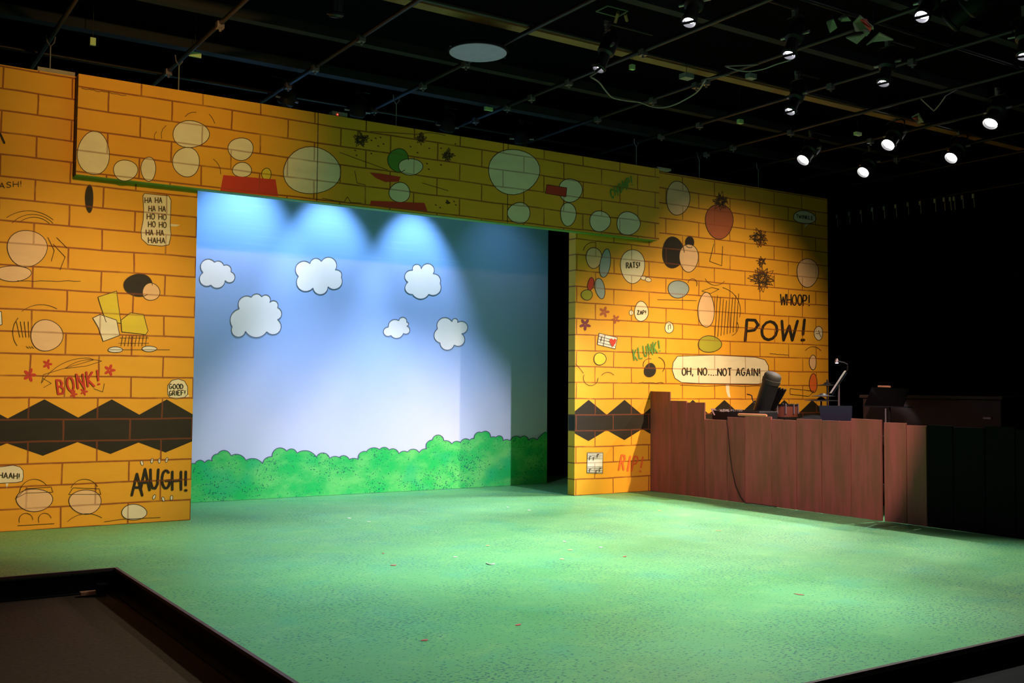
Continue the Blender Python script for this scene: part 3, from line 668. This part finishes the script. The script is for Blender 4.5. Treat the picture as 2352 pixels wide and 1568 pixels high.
LBL = {
 0: 'bright round lamp facing out, leftmost of the five glaring lamps at the right',
 1: 'bright round lamp facing out, lowest of the five glaring lamps',
 2: 'bright round lamp facing out, middle one in the upper line of three glaring lamps',
 3: 'bright round lamp facing out, just below and left of the highest glaring lamp',
 4: 'bright round lamp facing out, highest and rightmost of the five glaring lamps',
 5: 'side-on barrel lamp pointing down, at the left end of the sagging white cable',
 6: 'side-on barrel lamp pointing down, at the top edge of the photo above the timber joist',
 7: 'side-on barrel lamp pointing down, left of the crumpled green cloth on the grid',
 8: 'side-on barrel lamp pointing down, hiding the timber joist right above the right flat',
 9: 'side-on barrel lamp pointing down, below the crumpled green cloth on the grid',
 10: 'side-on barrel lamp pointing down, at the top edge right of the green cloth',
 11: 'side-on barrel lamp cut off by the right edge of the photo',
 12: 'side-on barrel lamp pointing down, farthest left at the top edge of the photo',
 13: 'small lamp behind the header lighting the left end of the sky backdrop',
 14: 'small lamp behind the header over the cloud in the middle of the sky',
 15: 'small lamp behind the header over the right-hand small cloud of the sky',
 16: 'small dim fill lamp added behind the header for the right end of the sky backdrop',
}
hang = []
for i, a in enumerate(LAMPS):
    g = {'far': 'glaring lamps at the right', 'bar': 'barrel lamps over the stage', 'cyc': 'lamps behind the header', 'front': 'front of house lamps'}[a[0]]
    t_, tp = lamp(*a, LBL.get(i, 'unseen theatre lamp on the front bar over the seats'), g); hang.append((a[0], tp))

# ------------------------------------------------------------------ pipe grid
GP = 'pipes of the lighting grid'
def pipe(a, b, label, r=.022, clamps=()):
    t_ = thing('grid_pipe', label, 'pipe', ((Vector(a)+Vector(b))/2), GP)
    MB().rod(a, b, r, 12).build('tube', M['pipe'], t_)
    for c_ in clamps:
        c_ = Vector(c_); MB().box((c_.x-.035, c_.y-.03, c_.z-.05), (c_.x+.03, c_.y+.035, c_.z+.01)).rod(c_+Vector((0,0,-.05)), c_+Vector((0,0,-.075)), .012, 8).build('pipe_clamp', M['steel'], t_)
    return t_
ZG = 4.62
xp = [-2.6,-1.41,-.21,1.0,2.2,3.42,4.60,5.80,6.99,8.17,9.4,10.4]
wn_ = ['a','b']
cl_y = {-.21:(.4,-1.3), 1.0:(.15,-.6,-1.7), 2.2:(.5,-.7,-1.6), 3.42:(.2,-.5,-1.0,-1.7,-2.9), 4.60:(-.7,-1.7,-2.4,-2.55), 5.80:(-.5,-1.2,-3.2,-4.2), 6.99:(-.1,-.6,-1.6), 8.17:(-.8,-1.9), 9.4:(-1.4,)}
ords = ['first','second','third','fourth','fifth','sixth','seventh','eighth','ninth','tenth','eleventh','twelfth']
for i, x in enumerate(xp):
    ft = [h[1] for h in hang]
    pipe((x,-9.5,ZG), (x,1.3,ZG), 'black grid pipe running towards the painted wall, %s from the left' % ords[i], .022, [(x, y, ZG) for y in cl_y.get(x, ())])
for y, lb in ((.72,'black grid pipe parallel to the painted wall, just behind the header'), (-2.75,'black grid pipe parallel to the painted wall, over the middle of the stage'), (-4.6,'black grid pipe parallel to the painted wall, over the front of the stage'), (-6.6,'black grid pipe parallel to the painted wall, over the stage edge'), (-8.0,'black grid pipe parallel to the painted wall, over the seats')):
    pipe((-5,y,ZG+.048), (10.9,y,ZG+.048), lb)
# suspension wires from grid to the flats
for x, z1, lb in ((-1.405,4.33,'thin wire holding up the top of the left flat'), (-.23,4.285,'thin wire from the grid to the left part of the header'), (2.205,4.285,'thin wire from the grid to the middle of the header'), (5.752,4.285,'thin wire from the grid to the right part of the header'), (6.992,4.285,'thin wire to the top of the right flat, its left one'), (8.17,4.285,'thin wire to the top of the right flat, its right one')):
    t_ = thing('hanger', lb, 'hanger', (x, .02, z1), 'hangers holding the flats')
    yy = .05 if x < -1 or x > 6 else -.06
    MB().rod((x, yy, z1), (x, yy, ZG-.07), .006, 8).build('rod', M['grey'], t_)
    MB().tube([(x-.04, yy, ZG+.03), (x-.03, yy, ZG-.03), (x, yy, ZG-.07), (x+.03, yy, ZG-.03), (x+.04, yy, ZG+.03)], .007, 6).build('hook', M['steel'], t_)

# ------------------------------------------------------------------ odds and ends overhead
c = onZ(1098, 120, 4.5)
t_ = thing('scoop_light', 'wide unlit scoop lamp with pale blue face, upper middle of the ceiling', 'stage light', c)
MB().lathe([(0,.285),(.012,.29),(.03,.27),(.05,.22),(.06,.1)], c, c+Vector((0,0,1)), 32).build('shade', M['blk'], t_)
MB().lathe([(0,.27),(.006,.27)], c-Vector((0,0,.008)), c, 40).build('diffuser', M['disc'], t_)
MB().tube([c+Vector((-.3,0,.0)), c+Vector((-.3,0,.04)), c+Vector((-.2,0,.075)), c+Vector((.2,0,.075)), c+Vector((.3,0,.04)), c+Vector((.3,0,.0))], .012).build('yoke', M['mud'], t_)
def cable(pts, z, r, mat, label, sag=None):
    P = [onZ(x, y, z) for x, y in pts]
    e = [Vector((min(XP, key=lambda a: abs(a-q.x)), q.y, 4.60)) for q in (P[0], P[-1])]
    tag(MB().tube([e[0]]+P+[e[1]], r).build('loose_cable', mat), label, 'cable')
def smooth(pts, n=5):
    o = []
    for i in range(len(pts)-1):
        p0 = pts[max(i-1,0)]; p1 = pts[i]; p2 = pts[i+1]; p3 = pts[min(i+2,len(pts)-1)]
        for j in range(n):
            t = j/n; o.append(tuple(.5*((2*p1[k])+(-p0[k]+p2[k])*t+(2*p0[k]-5*p1[k]+4*p2[k]-p3[k])*t*t+(-p0[k]+3*p1[k]-3*p2[k]+p3[k])*t**3) for k in (0,1)))
    return o+[pts[-1]]
cable(smooth([(1355,176),(1375,188),(1395,213),(1410,225),(1440,231),(1470,235),(1495,244),(1520,247),(1550,240),(1585,222),(1605,207),(1622,181)]), 4.5, .008, M['cord'], 'long white cable sagging between two grid pipes')
cable(smooth([(1665,152),(1690,160),(1720,164),(1755,158),(1785,147),(1815,138)]), 4.5, .007, M['cord'], 'short pale cable looping left of a barrel lamp')
cable(smooth([(2145,255),(2158,240),(2172,220)]), 4.5, .006, M['cord'], 'short straight pale cable above the glaring lamps')
def flagbox(px, py, z, sx, sy, sz, mat, label, name='tape_flag', cat='tape'):
    p = onZ(px, py, z); t_ = thing(name, label, cat, p); MB().rod((p.x, p.y, z+sz), (p.x, p.y, 5.6), .003, 6).build('tie_wire', M['cordk'], t_)
    MB().box((p.x-sx/2, p.y-sy/2, p.z), (p.x+sx/2, p.y+sy/2, p.z+sz)).build('body', mat, t_, .002)
flagbox(448,131,4.59,.12,.02,.05,M['flag'],'pale green tape tab on the grid, above the left flat')
flagbox(213,104,4.5,.05,.03,.07,M['flag'],'small yellowish tag hanging from the grid at far left')
flagbox(1122,254,4.57,.11,.03,.04,M['flag'],'yellow tag on the grid pipe above the middle of the header')
flagbox(1577,181,4.55,.12,.10,.05,M['grey'],'small grey box on the grid right of the long cable','junction_box','box')
flagbox(1452,160,4.52,.05,.04,.05,M['flag'],'small pale tag right of the first barrel lamp')
flagbox(1700,284,4.55,.07,.05,.05,M['flag'],'pale tag on the grid above the right flat')
flagbox(1970,311,4.5,.10,.05,.04,M['flag'],'dull yellow tag on the grid between the glaring lamps')
flagbox(1725,181,4.55,.10,.07,.05,M['grey'],'grey socket box left of the barrel lamps','junction_box','box')
p = onY(772, 256, -.05)
t_ = thing('wireless_receiver', 'small grey box with a red light sitting on top of the header', 'receiver', (p.x, -.06, ZTOP))
MB().box((p.x-.07,-.11,ZTOP+.001), (p.x+.11,-.01,ZTOP+.055)).build('case', M['grey'], t_, .006)
MB().lathe([(0,.008),(.006,.006)], (p.x-.01,-.111,ZTOP+.02), (p.x-.01,-.13,ZTOP+.02), 10).build('indicator_light', M['redled'], t_)
# frame with lit edges near the top
Q = [onZ(x, y, 4.9) for x, y in ((1369,26),(1396,13),(1442,25),(1418,39))]
t_ = thing('gel_frame', 'empty square frame with thin lit edges hanging at the top edge', 'frame', Q[0])
MB().tube(Q+[Q[0]], .008).build('frame', M['netting'], t_)
MB().rod(Q[0], (Q[0].x, Q[0].y, 5.6), .004, 6).build('tie_wire', M['cordk'], t_)
for x0, y0, x1, y1 in ((1420,28,1413,52),(1436,32,1440,47)):
    MB().tube([onZ(x0,y0,4.9), onZ(x1,y1,4.9)], .016).build('bracket', M['beamw'], t_)
# crumpled cloth
def sheet(lbl, pts, z, mats, dz=.05):
    t_ = thing('draped_cloth', lbl, 'cloth', onZ(*pts[0][0], z))
    q_ = onZ(*pts[0][2], z); MB().rod(q_, (q_.x, q_.y, 5.6), .004, 6).build('tie_wire', M['cordk'], t_)
    for i, (poly, mk_) in enumerate(zip(pts, mats)):
        random.seed(i+3); P = [onZ(x, y, z)+Vector((0,0,random.uniform(-dz,dz))) for x, y in poly]
        c_ = sum(P, Vector())/len(P)+Vector((0,0,.05)); n = len(P)
        vs = P+[c_]+[q_+Vector((0,0,.012)) for q_ in P]+[c_+Vector((0,0,.012))]
        MB().add(vs, [((k+1)%n, k, n) for k in range(n)]+[(n+1+k, n+1+(k+1)%n, 2*n+1) for k in range(n)]+[(k, (k+1)%n, (k+1)%n+n+1, k+n+1) for k in range(n)]).build('stripe' if mk_ == 'redcloth' else 'fold', M[mk_], t_)
sheet('crumpled pale green cloth with a red stripe draped on the grid, upper right', [[(1959,48),(1975,38),(2006,60),(2007,70),(1990,74),(1965,62)],[(1976,40),(1984,41),(2002,62),(1999,64)],[(1925,48),(1948,46),(1955,56),(1932,61)],[(1898,60),(1915,54),(1923,64),(1906,70)],[(1943,83),(1978,74),(2000,75),(1968,91)],[(1990,98),(2020,88),(2052,83),(2004,102)],[(1970,66),(1998,72),(1990,75),(1975,73)]], 4.56, ['netting','redcloth','netting','netting','netting','netting','netting'])
sheet('small dark green and red cloth above the glaring lamps', [[(2094,265),(2110,262),(2122,278),(2108,286)],[(2096,268),(2104,266),(2110,276)]], 4.56, ['netting','redcloth'])
# curtain with hooks at the far right
t_ = thing('stage_curtain', 'black curtain hung from a row of small hooks at the far right', 'curtain', (11.0, -1, 0))
vs = []; n_ = 90
for i in range(n_+1):
    y = 1.6-6.0*i/n_
    for z in (.01, 4.12): vs.append((11.02+.05*math.sin(i*1.5), y, z))
MB().add(vs, [(2*i, 2*i+1, 2*i+3, 2*i+2) for i in range(n_)], True).build('fabric', M['drape'], t_)
MB().rod((10.92, 1.6, 4.30), (10.92, -4.4, 4.30), .016).build('track', M['pipe'], t_)
for x, y in ((1922,497),(1950,491),(1977,487),(2003,481),(2030,478),(2057,474),(2085,469),(2113,466),(2147,461),(2168,458),(2182,457),(2191,456),(2210,453),(2235,450)):
    p = onX(x, y, 10.9)
    MB().box((p.x-.01, p.y-.014, p.z-.03), (p.x+.01, p.y+.014, p.z+.03)).rod((p.x, p.y-.01, p.z-.03), (p.x, p.y-.02, p.z-.17), .005, 6).build('hook', M['plank_edge'], t_)

# ------------------------------------------------------------------ band corner behind the fence
def X_(px, py, x=6.35): return onX(px, py, x)
# keyboard
a = X_(1632,940,6.3); b = X_(1632,966,6.3); e = X_(1835,945,6.3)
t_ = thing('keyboard', 'black electronic keyboard on a stand behind the fence, white lettering on its back', 'keyboard', (6.5, -1.6, 0))
k0, k1 = -.90, -1.70
MB().box((6.30, k1, .965), (6.62, k0, 1.085)).build('body', M['mud'], t_, .008)
MB().box((6.36, k1+.06, 1.086), (6.60, k0-.06, 1.094)).build('keys', M['blk'], t_)
ck = Ink(planeX(6.296)); ck.line([(1634,939),(1641,952)], 3).line([(1637,939),(1644,941)], 3); ck.mb.build('end_cheek', M['paper'], t_)
kk = Ink(planeX(6.295)); words(kk, "'AUDING", (1652,945), (1675,945), 5.5, 1.3); words(kk, 'PC/700', (1679,944), (1705,944), 4, .9); kk.mb.build('lettering', M['paper'], t_)
for s_ in (-1, 1): MB().rod((6.46+.0, -1.25+.0, .95), (6.46, -1.95, .02), .015) if False else None
MB().rod((6.36,-1.0,.955),(6.36,-1.62,.001),.016).rod((6.56,-1.0,.955),(6.56,-1.62,.001),.016).rod((6.36,-1.62,.955),(6.36,-1.0,.001),.016).rod((6.56,-1.62,.955),(6.56,-1.0,.001),.016).box((6.31,-1.67,.945),(6.61,-1.57,.966)).box((6.31,-1.05,.945),(6.61,-.95,.966)).build('stand', M['mud'], t_)
p0, p1 = onX(1696,951,6.06), onX(1761,951,6.06); p0.z = p1.z = 1.0495
tag(MB().lathe([(0,.012),(.01,.017),((p1-p0).length-.02,.017),((p1-p0).length,.013)], p0, p1, 14).build('wooden_baton', M['wood']), 'smooth peach wooden baton lying on the plank tops in front of the keyboard', 'baton')
# tilted tube
p0, p1 = X_(1746,952,6.72), X_(1770,879,6.72); ax = (p1-p0).normalized()
t_ = thing('equipment_tube', 'thick black tilted tube with a rounded grey cap at the end of the keyboard', 'tube', p0)
Lg = (p1-p0).length
MB().rod((p0.x,p0.y,.001), p0, .02).rod((p0.x-.07,p0.y,.012), (p0.x+.07,p0.y,.012), .012).build('stand_post', M['mud'], t_)
MB().lathe([(0,.10),(Lg,.107)], p0, p1, 32).build('tube', M['mud'], t_)
MB().lathe([(0,.112),(.05,.115),(.055,.108),(.07,.108),(.10,.107),(.125,.085),(.14,.03)], p1, p1+ax, 32).build('cap', M['cap'], t_)
t_ = thing('stick_bundle', 'fan of black sticks leaning behind the tilted tube', 'sticks', X_(1765,945,6.9))
for i in range(9):
    q0 = X_(1757+i*2, 950, 6.9); q1 = X_(1779+i*3.2, 886+i*1.0+(i%2)*3, 6.9); MB().rod(q0, q1, .014, 8).build('stick', M['blk'], t_)
MB().rod(X_(1766,948,6.9), Vector((6.9, X_(1766,948,6.9).y, .001)), .012).build('post', M['blk'], t_)
MB().tube([X_(1757,948,6.9), X_(1775,950,6.9)], .03).build('band', M['blk'], t_)
# drum
c = X_(1802, 962, 7.25); c.z = 0; dz0, dz1 = .985, 1.165
t_ = thing('snare_drum', 'dark red snare drum with bright lugs on a stand beside the keyboard', 'drum', (c.x, c.y, 0))
MB().lathe([(0,.165),(dz1-dz0,.165)], (c.x,c.y,dz0), (c.x,c.y,dz1), 36).build('shell', M['shell'], t_)
for zz in (dz0, dz1-.02): MB().lathe([(0,.172),(.02,.176)], (c.x,c.y,zz), (c.x,c.y,zz+1), 36).build('hoop', M['mud'], t_)
for i in range(10):
    an = i*math.pi/5+.2; q_ = Vector((c.x+.176*math.cos(an), c.y+.176*math.sin(an), dz0+.06)); MB().rod(q_, q_+Vector((0,0,.13)), .009, 8).build('lug', M['steel'], t_)
for i in range(3):
    an = i*2.1; MB().rod((c.x,c.y,.55), (c.x+.28*math.cos(an), c.y+.28*math.sin(an), .02), .01).build('leg', M['mud'], t_)
MB().rod((c.x,c.y,.5), (c.x,c.y,.98), .013).build('stand_post', M['mud'], t_)
# cymbals
for (px, py, r, lb) in ((1886,921,.20,'lower black cymbal pair seen edge-on against the right flat'), (1900,886,.13,'upper black cymbal seen edge-on against the right flat')):
    c = X_(px, py, 7.1 if r > .15 else 7.55); t_ = thing('cymbal', lb, 'cymbal', (c.x, c.y, 0))
    MB().lathe([(0,.02),(.004,r),(.009,r),(.022,.05),(.045,.03),(.05,.01)], c, c+Vector((0,0,1)), 30).build('plate', M['mud'], t_)
    if r > .15: MB().lathe([(0,.02),(.004,r*.72),(.008,r*.72),(.022,.05),(.04,.03)], c+Vector((0,-.03,.055)), c+Vector((0,-.03,1)), 30).build('plate', M['mud'], t_)
    MB().rod((c.x, c.y, .02), (c.x, c.y, c.z+.08), .010).build('stand_post', M['mud'], t_)
    for i in range(3):
        an = i*2.1+.5; MB().rod((c.x,c.y,.35), (c.x+.22*math.cos(an), c.y+.22*math.sin(an), .02), .008).build('leg', M['mud'], t_)
c = X_(1868, 962, 6.9); tag(MB().lathe([(0,.18),(.9,.18),(1.0,.16),(1.04,.10),(1.05,.02)], (c.x,c.y,.004), (c.x,c.y,1.2), 30).build('floor_tom', M['blk']), 'round black drum top just above the fence, between red drum and blue stand', 'drum')
# music stands
def stand(desk_pts, x, label, mat, back=None):
    P = [onX(a_, b_, x) for a_, b_ in desk_pts]; cx_ = sum(P, Vector())/4
    t_ = thing('music_stand', label, 'music stand', (cx_.x+.05, cx_.y, 0))
    off = Vector((.012, 0, 0)); vs = P+[q_+off for q_ in P]
    MB().add(vs, [(0,1,2,3),(7,6,5,4),(0,4,5,1),(1,5,6,2),(2,6,7,3),(3,7,4,0)]).build('desk', mat, t_)
    zl = min(q_.z for q_ in P)
    MB().box((x-.03, min(q_.y for q_ in P), zl-.012), (x+.06, max(q_.y for q_ in P), zl)).build('ledge', M['mud'], t_)
    MB().rod((cx_.x+.05, cx_.y, .03), (cx_.x+.05, cx_.y, cx_.z), .011).build('post', M['mud'], t_)
    for i in range(3):
        an = i*2.1; MB().rod((cx_.x+.05,cx_.y,.16), (cx_.x+.05+.22*math.cos(an), cx_.y+.22*math.sin(an), .012), .009).build('leg', M['mud'], t_)
    return t_
stand([(1881,931),(1956,932),(1955,966),(1886,965)], 6.32, 'blue-grey music stand desk seen from behind, just above the fence', M['navy'])
stand([(2002,889),(2088,893),(2074,933),(1985,931)], 6.9, 'black music stand desk in front of the brown cabinet', M['blk'])
p0, p1 = onX(2017,887,6.88), onX(2045,888,6.88); tag(MB().rod(p0, p1, .010, 8).build('pencil', M['wood']), 'orange pencil on the top edge of the black music stand', 'pencil')
p0, p1 = onX(2034,938,6.6), onX(2034,955,6.6); tag(MB().rod((p0.x,p0.y,.004), p0, .008).build('stand_rod', M['grey']), 'thin pale upright rod in front of the black music stand', 'rod')
# stand with lit page, seen edge on
A_, B_ = onX(1905,903,6.6), onX(1939,851,6.6); v = (A_-CAM); v.z = 0; v.normalize(); side = Vector((v.y, -v.x, 0))
t_ = thing('music_stand', 'music stand seen edge-on holding a brightly lit white page', 'music stand', (A_.x+.1, A_.y, 0))
dd = (v*.30 + side*.004)
th = side*.022
MB().add([A_, A_+dd, B_+dd, B_, A_+th, A_+dd+th, B_+dd+th, B_+th], [(0,1,2,3),(7,6,5,4),(0,4,5,1),(1,5,6,2),(2,6,7,3),(3,7,4,0)]).build('page', M['paper'], t_)
th2 = side*.012; A2, B2 = A_+th+Vector((0,0,-.02)), B_+th+Vector((0,0,-.02))
MB().add([A2, A2+dd, B2+dd, B2, A2+th2, A2+dd+th2, B2+dd+th2, B2+th2], [(0,1,2,3),(7,6,5,4),(0,4,5,1),(1,5,6,2),(2,6,7,3),(3,7,4,0)]).build('desk', M['navy'], t_)
mc = (A2+B2)/2+dd/2; MB().rod((mc.x, mc.y, .03), mc, .011).build('post', M['steel'], t_)
for i in range(3):
    an = i*2.1; MB().rod((mc.x,mc.y,.16), (mc.x+.22*math.cos(an), mc.y+.22*math.sin(an), .012), .009).build('leg', M['mud'], t_)
T0, T1, T2 = onX(1946,852,6.62), onX(1947,837,6.62), onX(1922,829,6.62)
t_ = thing('clip_lamp', 'tiny clip lamp on a bent arm shining on the white page', 'lamp', T0)
MB().tube([T0, T0+(T1-T0)*.7, T1, T1+(T2-T1)*.3+Vector((0,0,.01)), T2], .006).build('arm', M['mud'], t_)
MB().lathe([(0,.022),(.03,.018),(.05,.010)], T2-Vector((0,0,.02)), T2+Vector((0,0,1)), 14).build('head', M['steel'], t_)
MB().lathe([(0,.016),(.004,.016)], T2-Vector((0,0,.025)), T2, 14).build('bulb', M['tinylamp'], t_)
pl = bpy.data.lights.new('clip_beam', 'SPOT'); pl.energy = 30; pl.color = (.75,.75,1); pl.spot_size = 2.0; pl.shadow_soft_size = .02
po = bpy.data.objects.new('clip_beam', pl); C.objects.link(po); po.parent = t_; po.location = (T2-Vector((0,0,.035)))-T0
po.rotation_euler = (((A_+B_)/2+dd/2)-T2).to_track_quat('-Z','Y').to_euler()
# cabinet
t_ = thing('upright_piano', 'long dark brown cabinet in the gloom at the right behind the fence', 'piano', (7.6, -4.3, 0))
y0, y1 = onX(2300,940,7.3).y, onX(1982,940,7.3).y
MB().box((7.3, y0, .004), (7.85, y1, 1.26)).build('case', M['cab'], t_, .01)
MB().box((7.27, y0-.03, 1.262), (7.88, y1+.03, 1.295)).build('lid', M['cab'], t_, .006)
MB().box((7.12, y0+.1, .72), (7.298, y1-.1, .80)).build('key_shelf', M['cab'], t_, .006)
p = onX(2268, 960, 7.3); tag(MB().box((7.28, p.y-.05, p.z-.01), (7.30, p.y+.04, p.z+.01)).build('metal_clip', M['steel']), 'tiny bright metal clip in the dark at the far right', 'clip')
c = X_(1730, 935, 6.75); 
tag(MB().tube([onX(x_, y_, 6.72) for x_, y_ in smooth([(1716,905),(1726,908),(1728,916),(1732,925),(1738,930)])]+[Vector((6.72, onX(1738,930,6.72).y, .01))], .007).build('bent_wire', M['cordk']), 'thin black bent wire sticking up left of the tilted tube', 'wire')

# ------------------------------------------------------------------ scraps on the stage floor, pit bits
sc = [(1045,1278,'tapew','white'),(1290,1283,'tapey','yellow'),(1310,1262,'tapey','yellow'),(1297,1243,'tapew','white'),(1120,1252,'tapey','yellow'),(1435,1277,'taper','red'),(880,1270,'taper','red'),(905,1297,'taper','red'),(1190,1434,'taper','red'),(1835,1364,'taper','red'),(975,1469,'taper','red'),(803,1189,'tapew','white'),(847,1197,'tapew','white'),(1166,1164,'tapew','white'),(1215,1171,'tapew','white'),(1380,1256,'tapew','white'),(1515,1172,'tapey','yellow'),(1650,1218,'tapey','yellow')]
where = {0:'left of the middle, nearest white one',1:'nearest of the yellow scraps right of centre',2:'behind the nearest yellow scrap right of centre',3:'small, behind the yellow ones',4:'alone in the middle of the stage floor',5:'right of the yellow scraps, in the bright pool',6:'left part, farther of two red ones',7:'left part, nearer of two red ones',8:'in the darker foreground below the middle',9:'far out on the right of the floor',10:'in the foreground, nearest red one of all',11:'near the opening, left of its neighbour',12:'near the opening, right of its neighbour',13:'by the foot of the hedge, left one',14:'by the foot of the hedge, right one',15:'right of centre in the bright pool',16:'near the foot of the right flat',17:'near the foot of the plank fence'}
for i, (x, y, mt, cn) in enumerate(sc):
    p = onZ(x, y, .003); random.seed(i*5+1); wdt = random.uniform(.022,.045); dp = random.uniform(.014,.026); an = random.uniform(0, 3)
    pts = []
    for kx in range(7):
        aa = 2*math.pi*kx/7; rr = random.uniform(.5, 1)
        qx, qy = wdt*rr*math.cos(aa), dp*rr*math.sin(aa); pts.append((p.x+qx*math.cos(an)-qy*math.sin(an), p.y+qx*math.sin(an)+qy*math.cos(an)))
    pts = sorted(pts, key=lambda q_: math.atan2(q_[1]-p.y, q_[0]-p.x))
    tag(prism(pts, .001, .003).build('paper_scrap', M[mt]), '%s paper scrap on the stage floor, %s' % (cn, where[i]), 'scrap', 'paper scraps on the stage floor')
tag(MB().tube([onZ(x, y, .004) for x, y in smooth([(1117,1293),(1126,1296),(1136,1295)])], .006).build('white_tie', M['tapew']), 'small curved white strip on the floor left of centre', 'scrap')
p0, p1 = onZ(184,1361,ZP+.03), onZ(226,1359,ZP+.03)
tag(MB().box((p0.x, p0.y-.03, ZP+.013), (p1.x, p0.y+.03, ZP+.035)).build('wood_offcut', M['wood']), 'short pinkish wood strip at the foot of the stage in the pit', 'offcut')
p = onZ(235,1352,ZP+.05); tag(MB().box((p.x-.04, p.y-.03, ZP+.013), (p.x+.04, p.y+.03, ZP+.09)).build('floor_box', M['blk'], None, .006), 'small black box in the corner of the pit', 'box')
